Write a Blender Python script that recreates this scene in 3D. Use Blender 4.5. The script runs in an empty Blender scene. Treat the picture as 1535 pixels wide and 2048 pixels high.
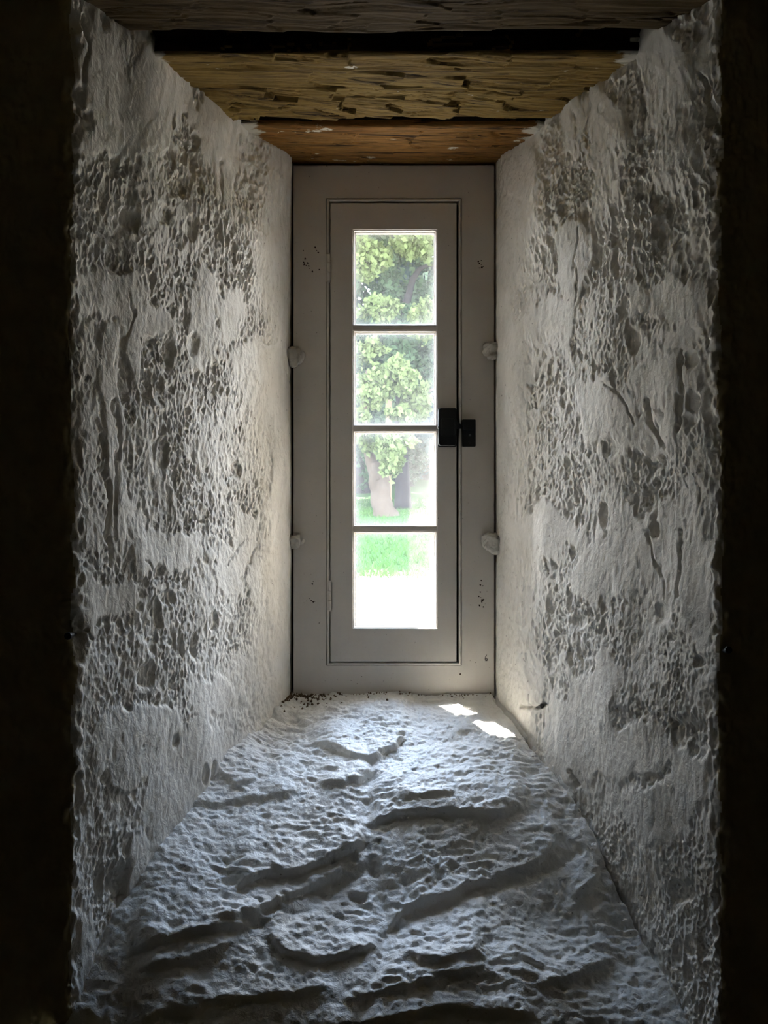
import bpy, bmesh, math, random
import numpy as np
from mathutils import Vector, Matrix
from mathutils.bvhtree import BVHTree

# ------------------------------------------------------------------ camera, light, exposure
FPX = 2070.0            # focal length in pixels of the 1535x2048 frame
CX, CY = 767.5, 1024.0
EYE = 1.5               # eye height above the room floor
SUN_DIR = Vector((-0.278, 0.278, 1.0)).normalized()   # towards the sun
SUN_STRENGTH = 18.0
SKY_STRENGTH = 6.5
EXPOSURE = 3.0

C = bpy.context.scene.collection
sc = bpy.context.scene
cam_data = bpy.data.cameras.new('camera')
cam_data.sensor_fit = 'VERTICAL'
cam_data.sensor_height = 36.0
cam_data.lens = 36.0 * FPX / 2048.0
cam_data.clip_start = 0.05
cam_data.clip_end = 500
cam = bpy.data.objects.new('camera', cam_data)
cam.location = (0, 0, EYE)
cam.rotation_euler = (math.pi / 2, 0, 0)
C.objects.link(cam)
sc.camera = cam

sc.view_settings.view_transform = 'Standard'
sc.view_settings.look = 'None'
sc.view_settings.gamma = 1.0
sc.view_settings.use_curve_mapping = False
sc.view_settings.exposure = EXPOSURE
sc.cycles.max_bounces = 10
sc.cycles.diffuse_bounces = 7
sc.cycles.transparent_max_bounces = 16
sc.cycles.sample_clamp_indirect = 8.0
sc.cycles.caustics_refractive = False
sc.cycles.caustics_reflective = False

world = bpy.data.worlds.new('sky')
sc.world = world
world.use_nodes = True
wn = world.node_tree
wn.nodes.clear()
wo = wn.nodes.new('ShaderNodeOutputWorld')
wb = wn.nodes.new('ShaderNodeBackground')
# bright hazy summer sky: blue overhead, whiter towards the horizon, broken by thin white cloud
tcw = wn.nodes.new('ShaderNodeTexCoord')
sep = wn.nodes.new('ShaderNodeSeparateXYZ')
wn.links.new(tcw.outputs['Generated'], sep.inputs[0])
rw = wn.nodes.new('ShaderNodeValToRGB')
rw.color_ramp.elements[0].position = 0.0
rw.color_ramp.elements[0].color = (0.95, 0.97, 1.0, 1)
rw.color_ramp.elements[1].position = 0.75
rw.color_ramp.elements[1].color = (0.46, 0.66, 1.0, 1)
wn.links.new(sep.outputs['Z'], rw.inputs[0])
cl = wn.nodes.new('ShaderNodeTexNoise')
cl.inputs['Scale'].default_value = 3.0
cl.inputs['Detail'].default_value = 5
wn.links.new(tcw.outputs['Generated'], cl.inputs['Vector'])
cr_ = wn.nodes.new('ShaderNodeValToRGB')
cr_.color_ramp.elements[0].position = 0.45
cr_.color_ramp.elements[1].position = 0.70
wn.links.new(cl.outputs['Fac'], cr_.inputs[0])
mw = wn.nodes.new('ShaderNodeMix')
mw.data_type = 'RGBA'
wn.links.new(cr_.outputs['Color'], mw.inputs[0])
wn.links.new(rw.outputs['Color'], mw.inputs[6])
mw.inputs[7].default_value = (1, 1, 1, 1)
wb.inputs['Strength'].default_value = SKY_STRENGTH
wn.links.new(mw.outputs[2], wb.inputs[0])
wn.links.new(wb.outputs[0], wo.inputs[0])

sd = bpy.data.lights.new('sun', 'SUN')
sd.energy = SUN_STRENGTH
sd.angle = math.radians(0.53)
sd.color = (1.0, 0.95, 0.86)
so = bpy.data.objects.new('sun', sd)
so.rotation_euler = SUN_DIR.to_track_quat('Z', 'Y').to_euler()
so.location = (-4, 6, 12)
C.objects.link(so)

# daylight portal in the window opening (guides sky sampling, gives no light itself)
pd = bpy.data.lights.new('daylight_portal', 'AREA')
pd.shape = 'RECTANGLE'
pd.size, pd.size_y = 0.26, 1.0
pd.cycles.is_portal = True
po = bpy.data.objects.new('daylight_portal', pd)
po.location = (0.022, 2.30, EYE + 0.18)
po.rotation_euler = (-math.pi / 2, 0, 0)
C.objects.link(po)


# ------------------------------------------------------------------ helpers
def at(px, py, d):
    return Vector(((px - CX) / FPX * d, d, EYE + (CY - py) / FPX * d))


def tag(o, label=None, cat=None, group=None, kind=None):
    if label: o['label'] = label
    if cat: o['category'] = cat
    if group: o['group'] = group
    if kind: o['kind'] = kind
    return o


def empty(name, loc, parent=None):
    o = bpy.data.objects.new(name, None)
    o.location = loc
    o.empty_display_size = 0.05
    C.objects.link(o)
    if parent: o.parent = parent
    return o


def link_mesh(name, me, mats, parent=None, smooth=False):
    o = bpy.data.objects.new(name, me)
    for m in (mats if isinstance(mats, (list, tuple)) else [mats]):
        me.materials.append(m)
    if smooth:
        me.polygons.foreach_set('use_smooth', np.ones(len(me.polygons), dtype=bool))
    C.objects.link(o)
    if parent:
        o.parent = parent
        if parent.type == 'EMPTY':      # part meshes are written in world coordinates
            o.matrix_parent_inverse = Matrix.Translation(-Vector(parent.location))
    return o


def np_mesh(name, verts, faces):
    verts = np.ascontiguousarray(verts, dtype=np.float32).reshape(-1, 3)
    faces = np.ascontiguousarray(faces, dtype=np.int32)
    k = faces.shape[1]
    me = bpy.data.meshes.new(name)
    me.vertices.add(len(verts))
    me.vertices.foreach_set('co', verts.ravel())
    me.loops.add(faces.size)
    me.loops.foreach_set('vertex_index', faces.ravel())
    me.polygons.add(len(faces))
    me.polygons.foreach_set('loop_start', np.arange(0, faces.size, k, dtype=np.int32))
    me.update(calc_edges=True)
    me.validate()
    return me


def grid_faces(n, m, flip=False):
    i = np.arange((n - 1) * (m - 1))
    r, c = i // (m - 1), i % (m - 1)
    a = r * m + c
    f = np.stack([a, a + 1, a + m + 1, a + m], 1)
    return f[:, ::-1] if flip else f


def bm_obj(name, bm, mats, parent=None, smooth=False, bevel=0, segs=2):
    bmesh.ops.recalc_face_normals(bm, faces=bm.faces)
    me = bpy.data.meshes.new(name)
    bm.to_mesh(me)
    bm.free()
    o = link_mesh(name, me, mats, parent, smooth)
    if bevel:
        b = o.modifiers.new('bevel', 'BEVEL')
        b.width = bevel
        b.segments = segs
        b.limit_method = 'ANGLE'
        b.harden_normals = False
    return o


def add_box(bm, x0, x1, y0, y1, z0, z1, mat=0):
    vs = [bm.verts.new((x, y, z)) for x in (x0, x1) for y in (y0, y1) for z in (z0, z1)]
    for q in ((0, 1, 3, 2), (4, 6, 7, 5), (0, 4, 5, 1), (2, 3, 7, 6), (0, 2, 6, 4), (1, 5, 7, 3)):
        f = bm.faces.new([vs[k] for k in q])
        f.material_index = mat
    return vs


def add_ring(bm, outer, inner, y0, y1):
    """rectangular ring (x0,x1,z0,z1) extruded from depth y0 to y1"""
    def rect(r, y):
        x0, x1, z0, z1 = r
        return [bm.verts.new(p) for p in ((x0, y, z0), (x1, y, z0), (x1, y, z1), (x0, y, z1))]
    a, b, c, d = rect(outer, y0), rect(inner, y0), rect(outer, y1), rect(inner, y1)
    for k in range(4):
        j = (k + 1) % 4
        bm.faces.new((a[k], a[j], b[j], b[k]))
        bm.faces.new((c[k], d[k], d[j], c[j]))
        bm.faces.new((a[k], c[k], c[j], a[j]))
        bm.faces.new((b[k], b[j], d[j], d[k]))


def add_profile_ring(bm, rect, prof):
    """moulding: prof is a list of (inset, depth); swept round the rectangle with mitred corners"""
    x0, x1, z0, z1 = rect
    rows = []
    for ins, y in prof:
        rows.append([bm.verts.new(p) for p in ((x0 + ins, y, z0 + ins), (x1 - ins, y, z0 + ins),
                                               (x1 - ins, y, z1 - ins), (x0 + ins, y, z1 - ins))])
    n = len(rows)
    for i in range(n):
        a, b = rows[i], rows[(i + 1) % n]
        for k in range(4):
            j = (k + 1) % 4
            bm.faces.new((a[k], a[j], b[j], b[k]))


def add_cyl(bm, p, q, r0, r1=None, n=14, mat=0, cap=True):
    p, q = Vector(p), Vector(q)
    r1 = r0 if r1 is None else r1
    ax = (q - p).normalized()
    t = ax.orthogonal().normalized()
    b = ax.cross(t)
    A = [bm.verts.new(p + (t * math.cos(2 * math.pi * k / n) + b * math.sin(2 * math.pi * k / n)) * r0) for k in range(n)]
    B = [bm.verts.new(q + (t * math.cos(2 * math.pi * k / n) + b * math.sin(2 * math.pi * k / n)) * r1) for k in range(n)]
    for k in range(n):
        f = bm.faces.new((A[k], A[(k + 1) % n], B[(k + 1) % n], B[k]))
        f.material_index = mat
    if cap:
        for f in (bm.faces.new(A[::-1]), bm.faces.new(B)):
            f.material_index = mat


# ---- noise on numpy arrays
def hash2(ix, iy, seed):
    h = (ix.astype(np.int64) * 374761393 + iy.astype(np.int64) * 668265263 + seed * 974634577) & 0xFFFFFFFF
    h = ((h ^ (h >> 13)) * 1274126177) & 0xFFFFFFFF
    h = ((h ^ (h >> 15)) * 2246822519) & 0xFFFFFFFF
    return ((h ^ (h >> 16)) & 0xFFFFFF) / float(0xFFFFFF)


def vnoise(x, y, seed):
    ix, iy = np.floor(x), np.floor(y)
    fx, fy = x - ix, y - iy
    fx = fx * fx * fx * (fx * (fx * 6 - 15) + 10)
    fy = fy * fy * fy * (fy * (fy * 6 - 15) + 10)
    a, b = hash2(ix, iy, seed), hash2(ix + 1, iy, seed)
    c, d = hash2(ix, iy + 1, seed), hash2(ix + 1, iy + 1, seed)
    return (a + (b - a) * fx + (c - a) * fy + (a - b - c + d) * fx * fy) * 2 - 1


def fbm(x, y, seed, octv=4, gain=0.5):
    s, a = 0, 1.0
    for k in range(octv):
        s = s + a * vnoise(x * 2 ** k + 17.3 * k, y * 2 ** k - 9.1 * k, seed + 31 * k)
        a *= gain
    return s


def worley(x, y, seed):
    ix, iy = np.floor(x), np.floor(y)
    f1 = np.full(x.shape, 9.0)
    f2 = np.full(x.shape, 9.0)
    cid = np.zeros(x.shape)
    for dx in (-1, 0, 1):
        for dy in (-1, 0, 1):
            jx, jy = ix + dx, iy + dy
            d = np.hypot(jx + hash2(jx, jy, seed) - x, jy + hash2(jx, jy, seed + 7) - y)
            near = d < f1
            f2 = np.where(near, f1, np.minimum(f2, d))
            cid = np.where(near, hash2(jx, jy, seed + 13), cid)
            f1 = np.where(near, d, f1)
    return f1, f2, cid


def sstep(a, b, x):
    t = np.clip((x - a) / (b - a), 0, 1)
    return t * t * (3 - 2 * t)


def poly_dist(px, py, pts):
    """distance (in the parameter plane) from points to a polyline"""
    best = np.full(px.shape, 1e9)
    for (ax, ay), (bx, by) in zip(pts[:-1], pts[1:]):
        vx, vy = bx - ax, by - ay
        t = np.clip(((px - ax) * vx + (py - ay) * vy) / (vx * vx + vy * vy), 0, 1)
        best = np.minimum(best, np.hypot(px - ax - t * vx, py - ay - t * vy))
    return best


# ------------------------------------------------------------------ materials
class NT:
    def __init__(self, name):
        self.m = bpy.data.materials.new(name)
        self.m.use_nodes = True
        self.t = self.m.node_tree
        self.t.nodes.clear()
        self.out = self.t.nodes.new('ShaderNodeOutputMaterial')

    def n(self, kind, **kw):
        nd = self.t.nodes.new('ShaderNode' + kind)
        for k, v in kw.items():
            if k in nd.inputs.keys():
                if isinstance(v, bpy.types.NodeSocket):
                    self.t.links.new(v, nd.inputs[k])
                else:
                    nd.inputs[k].default_value = v
            else:
                setattr(nd, k, v)
        return nd

    def l(self, a, b):
        self.t.links.new(a, b)

    def coords(self, scale=(1, 1, 1), kind='Object'):
        tc = self.n('TexCoord')
        mp = self.n('Mapping')
        mp.inputs['Scale'].default_value = scale
        self.l(tc.outputs[kind], mp.inputs['Vector'])
        return mp.outputs[0]

    def noise(self, vec, scale, detail=4, rough=0.55, dist=0.0):
        nd = self.n('TexNoise', Scale=scale, Detail=detail, Roughness=rough, Distortion=dist)
        self.l(vec, nd.inputs['Vector'])
        return nd.outputs['Fac']

    def ramp(self, fac, stops, interp='LINEAR'):
        r = self.n('ValToRGB')
        r.color_ramp.interpolation = interp
        el = r.color_ramp.elements
        while len(el) < len(stops): el.new(0.5)
        for e, (p, c) in zip(el, stops):
            e.position = p
            e.color = (*c, 1) if len(c) == 3 else c
        self.l(fac, r.inputs[0])
        return r.outputs['Color']

    def mix(self, fac, a, b, mode='MIX'):
        m = self.n('Mix', data_type='RGBA', blend_type=mode)
        for sock, v in ((m.inputs[0], fac), (m.inputs[6], a), (m.inputs[7], b)):
            if isinstance(v, bpy.types.NodeSocket):
                self.l(v, sock)
            else:
                sock.default_value = v if not isinstance(v, tuple) or len(v) == 4 else (*v, 1)
        return m.outputs[2]

    def math(self, op, a, b=0.0):
        m = self.n('Math', operation=op)
        for s, v in zip(m.inputs, (a, b)):
            if isinstance(v, bpy.types.NodeSocket): self.l(v, s)
            else: s.default_value = v
        return m.outputs[0]

    def bump(self, h, strength, dist, normal=None):
        b = self.n('Bump', Strength=strength, Distance=dist)
        self.l(h, b.inputs['Height'])
        if normal: self.l(normal, b.inputs['Normal'])
        return b.outputs[0]

    def principled(self, color, rough=0.8, spec=0.3, metal=0.0, normal=None):
        p = self.n('BsdfPrincipled')
        for key, v in (('Base Color', color), ('Roughness', rough), ('Metallic', metal), ('Specular IOR Level', spec)):
            if isinstance(v, bpy.types.NodeSocket): self.l(v, p.inputs[key])
            else: p.inputs[key].default_value = (*v, 1) if isinstance(v, tuple) else v
        if normal: self.l(normal, p.inputs['Normal'])
        self.l(p.outputs[0], self.out.inputs['Surface'])
        return p


def limewash(name, base, worn, rough=0.75, spec=0.25, fine=1.0, squash=0.5):
    k = NT(name)
    v = k.coords((1, 1, squash))
    big = k.noise(v, 7, 5, 0.6)
    mid = k.noise(v, 40, 5, 0.65)
    col = k.mix(k.ramp(big, [(0.38, (0, 0, 0)), (0.70, (1, 1, 1))]), base, tuple(0.5 * a + 0.5 * b for a, b in zip(base, worn)))
    col = k.mix(k.math('MULTIPLY', k.ramp(mid, [(0.54, (0, 0, 0)), (0.72, (1, 1, 1))]), 0.5), col, worn)
    speck = k.noise(v, 150, 2, 0.5)
    col = k.mix(k.math('MULTIPLY', k.ramp(speck, [(0.70, (0, 0, 0)), (0.76, (1, 1, 1))]), 0.7), col, (0.16, 0.13, 0.11))
    nrm = k.bump(k.noise(v, 230, 5, 0.6), 0.35 * fine, 0.002)
    nrm = k.bump(k.noise(v, 70, 4, 0.6, 0.6), 0.5 * fine, 0.005, nrm)
    k.principled(col, rough, spec, 0, nrm)
    return k.m


M = {}
M['plaster'] = limewash('limewashed_plaster', (0.86, 0.83, 0.775), (0.60, 0.56, 0.48), squash=0.7)
M['sill'] = limewash('limewashed_stone', (0.89, 0.885, 0.86), (0.74, 0.72, 0.67), 0.46, 0.5, 1.2, 1.0)
M['lump'] = limewash('lime_mortar', (0.62, 0.59, 0.53), (0.42, 0.38, 0.32))


def paint():
    k = NT('old_cream_paint')
    v = k.coords()
    mott = k.noise(v, 14, 5, 0.6)
    col = k.mix(mott, (0.59, 0.545, 0.49), (0.70, 0.66, 0.605))
    sp = k.noise(v, 190, 2, 0.5)
    col = k.mix(k.ramp(sp, [(0.74, (0, 0, 0)), (0.79, (1, 1, 1))]), col, (0.22, 0.18, 0.15))
    vg = k.coords((60, 60, 1.5))
    nrm = k.bump(k.noise(vg, 4, 3), 0.12, 0.001)
    nrm = k.bump(k.noise(v, 90, 3), 0.15, 0.001, nrm)
    k.principled(col, 0.5, 0.35, 0, nrm)
    return k.m


M['paint'] = paint()


def simple(name, c, rough=0.7, spec=0.3, metal=0.0, bump=None):
    k = NT(name)
    v = k.coords()
    col = k.mix(k.noise(v, 30, 4), tuple(x * 0.75 for x in c), tuple(min(1, x * 1.2) for x in c))
    nrm = k.bump(k.noise(v, bump[0], 4), bump[1], 0.004) if bump else None
    k.principled(col, rough, spec, metal, nrm)
    return k.m


M['bare'] = simple('bare_dark_wood', (0.035, 0.018, 0.010), 0.9, 0.1)
M['gap'] = simple('gap_shade', (0.02, 0.017, 0.014), 0.95, 0.05)  # near-black colour stands for the shade in the casement clearance
M['iron'] = simple('black_iron', (0.012, 0.012, 0.013), 0.45, 0.4, 0.0, (120, 0.25))
M['screw'] = simple('worn_steel', (0.25, 0.24, 0.23), 0.4, 0.5, 0.8)
M['pencil'] = simple('pencil_mark', (0.05, 0.045, 0.04), 0.8, 0.2)
M['room'] = simple('dim_room_plaster', (0.42, 0.36, 0.22), 0.9, 0.1, 0, (25, 0.3))  # darker than the reveal plaster: the unlit room's shade is in the colour
M['roomfloor'] = simple('dim_room_boards', (0.14, 0.10, 0.07), 0.7, 0.2)
M['stone'] = simple('outer_stone', (0.42, 0.39, 0.34), 0.9, 0.2, 0, (25, 0.5))
M['crumb'] = simple('brown_crumbs', (0.20, 0.14, 0.09), 0.95, 0.05)
M['void'] = simple('cavity_shade', (0.02, 0.018, 0.015), 0.95, 0.05)  # near-black colour paints the shade seen up between the beams


def timber(name, light, dark, warm, white, ends=0.0):
    k = NT(name)
    v = k.coords((1.2, 9, 9))
    grain = k.noise(v, 9, 7, 0.7, 1.6)
    vs = k.coords((1.3, 22, 22))
    streak = k.noise(vs, 3.2, 5, 0.7, 0.8)
    big = k.noise(k.coords((1.5, 4, 4)), 2.2, 3)
    col = k.mix(big, light, warm)
    col = k.mix(k.ramp(grain, [(0.40, (0, 0, 0)), (0.62, (1, 1, 1))]), col, tuple(0.45 * a + 0.55 * b for a, b in zip(light, dark)))
    col = k.mix(k.ramp(streak, [(0.53, (0, 0, 0)), (0.66, (1, 1, 1))]), col, dark)
    if white > 0:
        pa = k.noise(k.coords((1, 2.4, 2.4)), 11, 5, 0.65)
        col = k.mix(k.ramp(pa, [(1 - white, (0, 0, 0)), (1 - white + 0.03, (1, 1, 1))]), col, (0.6, 0.57, 0.5))
    nrm = k.bump(streak, 0.6, 0.004)
    nrm = k.bump(grain, 0.35, 0.004, nrm)
    if ends:
        sx = k.n('SeparateXYZ')
        k.l(k.coords(), sx.inputs[0])
        far = k.math('ABSOLUTE', k.math('SUBTRACT', sx.outputs['X'], 0.02))
        smear = k.math('ADD', k.math('MULTIPLY', k.math('SUBTRACT', far, ends), 9.0), k.noise(k.coords((1, 2.4, 2.4)), 16, 5, 0.65))
        col = k.mix(k.ramp(smear, [(0.52, (0, 0, 0)), (0.60, (1, 1, 1))]), col, (0.55, 0.52, 0.45))
    k.principled(col, 0.8, 0.12, 0, nrm)
    return k.m


M['timber_shade'] = timber('shade_dark_timber', (0.035, 0.026, 0.018), (0.012, 0.010, 0.008), (0.03, 0.02, 0.014), 0.0)  # shade painted onto the beams' upright faces so the gaps look black
M['beam_back'] = timber('orange_brown_timber', (0.30, 0.165, 0.045), (0.022, 0.010, 0.005), (0.22, 0.085, 0.024), 0.36, 0.265)
M['beam_mid'] = timber('yellow_brown_timber', (0.30, 0.205, 0.060), (0.022, 0.012, 0.006), (0.17, 0.10, 0.030), 0.33, 0.385)
M['beam_front'] = timber('grey_brown_timber', (0.10, 0.068, 0.028), (0.022, 0.015, 0.010), (0.055, 0.039, 0.020), 0.0)  # base colour darkened to carry the window light's falloff toward the room


def glass():
    """old window glass: clear, with a film of dust and dried splashes"""
    k = NT('dusty_window_glass')
    v = k.coords()
    film = k.noise(v, 9, 4, 0.6)
    fine = k.noise(v, 60, 4, 0.6)
    f = k.math('ADD', k.math('MULTIPLY', film, 0.022), k.math('MULTIPLY', fine, 0.022))
    da = k.n('Attribute', attribute_name='dust')
    f = k.math('ADD', f, k.math('MULTIPLY', da.outputs['Fac'], 0.06))
    vo = k.n('TexVoronoi', Scale=230.0, Randomness=1.0)
    k.l(v, vo.inputs['Vector'])
    spots = k.ramp(vo.outputs['Distance'], [(0.10, (1, 1, 1)), (0.24, (0, 0, 0))])
    keep = k.ramp(k.noise(v, 30, 2), [(0.50, (0, 0, 0)), (0.60, (1, 1, 1))])
    sp = k.math('MULTIPLY', k.math('MULTIPLY', spots, keep), 0.14)
    f = k.math('MAXIMUM', f, sp)
    tr = k.n('BsdfTransparent')
    tr.inputs[0].default_value = (0.975, 0.975, 0.97, 1)
    gl = k.n('BsdfGlossy', Roughness=0.02)
    lw = k.n('LayerWeight', Blend=0.5)
    fr = k.n('Math', operation='MULTIPLY_ADD')
    k.l(k.math('POWER', lw.outputs['Facing'], 5.0), fr.inputs[0])
    fr.inputs[1].default_value = 0.5
    fr.inputs[2].default_value = 0.02
    m1 = k.n('MixShader')
    k.l(fr.outputs[0], m1.inputs[0]); k.l(tr.outputs[0], m1.inputs[1]); k.l(gl.outputs[0], m1.inputs[2])
    tl = k.n('BsdfTranslucent')
    tl.inputs[0].default_value = (0.85, 0.85, 0.83, 1)
    df = k.n('BsdfDiffuse')
    df.inputs[0].default_value = (0.6, 0.6, 0.58, 1)
    m2 = k.n('MixShader')
    m2.inputs[0].default_value = 0.3
    k.l(tl.outputs[0], m2.inputs[1]); k.l(df.outputs[0], m2.inputs[2])
    m3 = k.n('MixShader')
    k.l(f, m3.inputs[0]); k.l(m1.outputs[0], m3.inputs[1]); k.l(m2.outputs[0], m3.inputs[2])
    k.l(m3.outputs[0], k.out.inputs['Surface'])
    return k.m


M['glass'] = glass()


def leafmat(name, a, b, trans=0.35):
    k = NT(name)
    v = k.coords()
    oi = k.noise(v, 1.3, 3, 0.6)
    fine = k.noise(v, 12, 2)
    col = k.mix(k.math('MULTIPLY', k.math('ADD', oi, fine), 0.5), a, b)
    d = k.n('BsdfPrincipled', Roughness=0.8)
    d.inputs['Specular IOR Level'].default_value = 0.08
    k.l(col, d.inputs['Base Color'])
    t = k.n('BsdfTranslucent')
    k.l(col, t.inputs[0])
    m = k.n('MixShader')
    m.inputs[0].default_value = trans
    k.l(d.outputs[0], m.inputs[1]); k.l(t.outputs[0], m.inputs[2])
    k.l(m.outputs[0], k.out.inputs['Surface'])
    return k.m


M['leaf_yellow'] = leafmat('yellow_green_leaves', (0.05, 0.072, 0.026), (0.085, 0.11, 0.044))
M['leaf_green'] = leafmat('mid_green_leaves', (0.022, 0.045, 0.024), (0.044, 0.074, 0.038))
M['leaf_blue'] = leafmat('blue_green_needles', (0.012, 0.032, 0.033), (0.028, 0.055, 0.055), 0.15)
M['leaf_dark'] = leafmat('dark_green_leaves', (0.008, 0.022, 0.014), (0.018, 0.036, 0.02), 0.2)
M['bark'] = simple('pale_grey_brown_bark', (0.032, 0.025, 0.019), 0.95, 0.1, 0, (14, 0.8))
M['bark_dark'] = simple('dark_bark', (0.010, 0.009, 0.010), 0.95, 0.1, 0, (14, 0.8))
M['postwood'] = simple('weathered_pale_wood', (0.07, 0.047, 0.033), 0.9, 0.1)
M['lawn'] = leafmat('lawn_green', (0.01, 0.034, 0.006), (0.018, 0.046, 0.01), 0.0)
M['blade'] = leafmat('grass_green', (0.018, 0.054, 0.01), (0.032, 0.07, 0.015), 0.3)
M['gravel'] = simple('pale_gravel', (0.16, 0.15, 0.135), 0.95, 0.1, 0, (60, 0.5))

# ------------------------------------------------------------------ embrasure geometry
D_BACK, D_FACE = 2.24, 1.575
SIDES = {'left': (-1, 0.1997, 0.4778), 'right': (1, 0.2408, 0.5140)}
KNEE = 2.222


def half_width(side, d):
    s, ab, af = SIDES[side]
    k = (af - ab) / (KNEE - 1.57)
    t = KNEE - d
    return ab + k * 0.5 * (t + np.sqrt(t * t + 0.024 ** 2))


def wall_path(side):
    """(a, d) along the reveal from behind the frame, round the corner and out along the room face"""
    ds = np.linspace(2.31, D_FACE, 900)
    a = half_width(side, ds)
    pts = np.stack([a, ds], 1)
    ext = np.stack([np.linspace(a[-1], a[-1] + 0.16, 160)[1:], np.full(159, D_FACE)], 1)
    pts = np.concatenate([pts, ext])
    seg = np.hypot(*np.diff(pts, axis=0).T)
    s = np.concatenate([[0], np.cumsum(seg)])
    n = int(s[-1] / 0.0021)
    u = np.linspace(0, s[-1], n)
    p = np.stack([np.interp(u, s, pts[:, 0]), np.interp(u, s, pts[:, 1])], 1)
    k = 4
    pad = np.concatenate([p[:1].repeat(k, 0), p, p[-1:].repeat(k, 0)])
    sm = np.stack([np.convolve(pad[:, i], np.ones(2 * k + 1) / (2 * k + 1), 'valid') for i in (0, 1)], 1)
    w = np.zeros(n); w[k:-k] = 1
    p = p * (1 - w[:, None]) + sm * w[:, None]
    far = np.array([[p[-1, 0] + x, D_FACE] for x in (0.02, 0.06, 0.15, 0.35, 0.7, 1.1)])
    p = np.concatenate([p, far])
    t = np.gradient(p, axis=0)
    t /= np.hypot(t[:, 0], t[:, 1])[:, None]
    nr = np.stack([t[:, 1], -t[:, 0]], 1)
    u = np.concatenate([[0], np.cumsum(np.hypot(*np.diff(p, axis=0).T))])
    return p, nr, u


SMOOTH = {
    'left': [(445, 340, 22, 130), (420, 300, 50, 40), (225, 585, 95, 42), (290, 640, 45, 55), (265, 700, 16, 60),
             (395, 640, 28, 85), (455, 640, 25, 60), (215, 880, 20, 190), (232, 1060, 14, 110), (330, 1105, 95, 38),
             (495, 1110, 24, 75), (460, 1150, 40, 40), (190, 1200, 55, 60), (410, 1395, 65, 42), (300, 1460, 120, 45),
             (395, 1500, 130, 55), (240, 1530, 90, 60), (520, 715, 70, 45), (330, 190, 90, 110), (200, 150, 60, 130),
             (430, 240, 60, 60), (340, 1600, 90, 70), (180, 1950, 30, 120), (300, 1750, 40, 110), (560, 1000, 28, 400),
             (250, 260, 90, 50), (560, 450, 20, 200)],
    'right': [(1150, 510, 30, 85), (1090, 650, 75, 55), (1370, 590, 80, 55), (1320, 760, 75, 50), (1220, 810, 75, 55),
              (1365, 770, 35, 95), (1290, 870, 45, 50), (1090, 1065, 85, 48), (1265, 1120, 85, 95), (1400, 1180, 42, 110),
              (1190, 1150, 50, 60), (1190, 1400, 55, 110), (1260, 1500, 120, 60), (1400, 1560, 70, 60), (1130, 1480, 50, 80),
              (1330, 120, 110, 110), (1200, 240, 60, 70), (1150, 1520, 60, 60), (1020, 760, 40, 200), (1330, 1620, 90, 60),
              (1050, 350, 40, 50), (1180, 860, 20, 30)],
}
BIGPITS = {
    'left': [(312, 900, 20, 45), (330, 705, 14, 30), (380, 690, 13, 28), (290, 1250, 26, 55), (325, 1195, 16, 18), (320, 430, 20, 25),
             (375, 460, 14, 30), (475, 940, 11, 18), (255, 440, 20, 26), (145, 465, 22, 18), (350, 370, 22, 30), (285, 780, 14, 22),
             (280, 1350, 18, 30), (380, 1290, 10, 30), (420, 1240, 10, 26), (240, 1780, 22, 40), (480, 1555, 26, 18), (345, 1480, 10, 22),
             (405, 1545, 7, 22), (270, 1215, 10, 12)],
    'right': [(1340, 440, 34, 75), (1240, 480, 16, 80), (1395, 810, 16, 36), (1225, 895, 20, 22), (1390, 720, 16, 22), (1320, 1225, 16, 26),
              (1405, 1322, 15, 16), (1160, 1245, 18, 18), (1360, 1470, 16, 36), (1400, 1480, 22, 45), (1385, 840, 18, 20), (1270, 680, 14, 30),
              (1300, 1060, 12, 20), (1360, 1780, 30, 30), (1200, 1030, 10, 24), (1290, 1000, 14, 30), (1100, 1210, 8, 22), (1345, 1275, 14, 10)],
}
CRACKS = {
    'left': [([(193, 870), (205, 940), (212, 1000), (205, 1070), (212, 1130)], 5, 0.010), ([(222, 800), (230, 860), (224, 960), (222, 1030)], 5, 0.006),
             ([(440, 320), (437, 420), (445, 500), (443, 560)], 4, 0.005), ([(165, 30), (172, 90), (160, 160)], 5, 0.010),
             ([(275, 1120), (300, 1155), (345, 1165)], 3, 0.004), ([(510, 1095), (495, 1130), (480, 1165)], 4, 0.005),
             ([(455, 1130), (470, 1105), (490, 1085)], 3, 0.004), ([(140, 1272), (160, 1262), (170, 1275)], 4, 0.008),
             ([(425, 1520), (418, 1570), (430, 1585)], 6, 0.014), ([(250, 590), (260, 640), (245, 680)], 3, 0.004)],
    'right': [([(1160, 450), (1150, 520), (1155, 600)], 2.5, 0.005), ([(1300, 800), (1305, 850), (1325, 890)], 6, 0.010),
              ([(1220, 770), (1260, 810), (1275, 850)], 3, 0.005), ([(1280, 1060), (1310, 1140), (1320, 1200)], 4, 0.006),
              ([(1352, 1060), (1355, 1130), (1352, 1190)], 5, 0.009), ([(1160, 1280), (1165, 1320)], 6, 0.009),
              ([(1045, 1410), (1070, 1416), (1085, 1412)], 5, 0.012), ([(1140, 1545), (1150, 1565)], 8, 0.015),
              ([(1370, 700), (1375, 760), (1360, 860)], 5, 0.012), ([(1410, 150), (1425, 230), (1420, 280)], 5, 0.010),
              ([(1305, 960), (1302, 1060)], 6, 0.008), ([(1190, 730), (1195, 765)], 4, 0.006), ([(1155, 700), (1160, 720)], 6, 0.014)],
}


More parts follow.
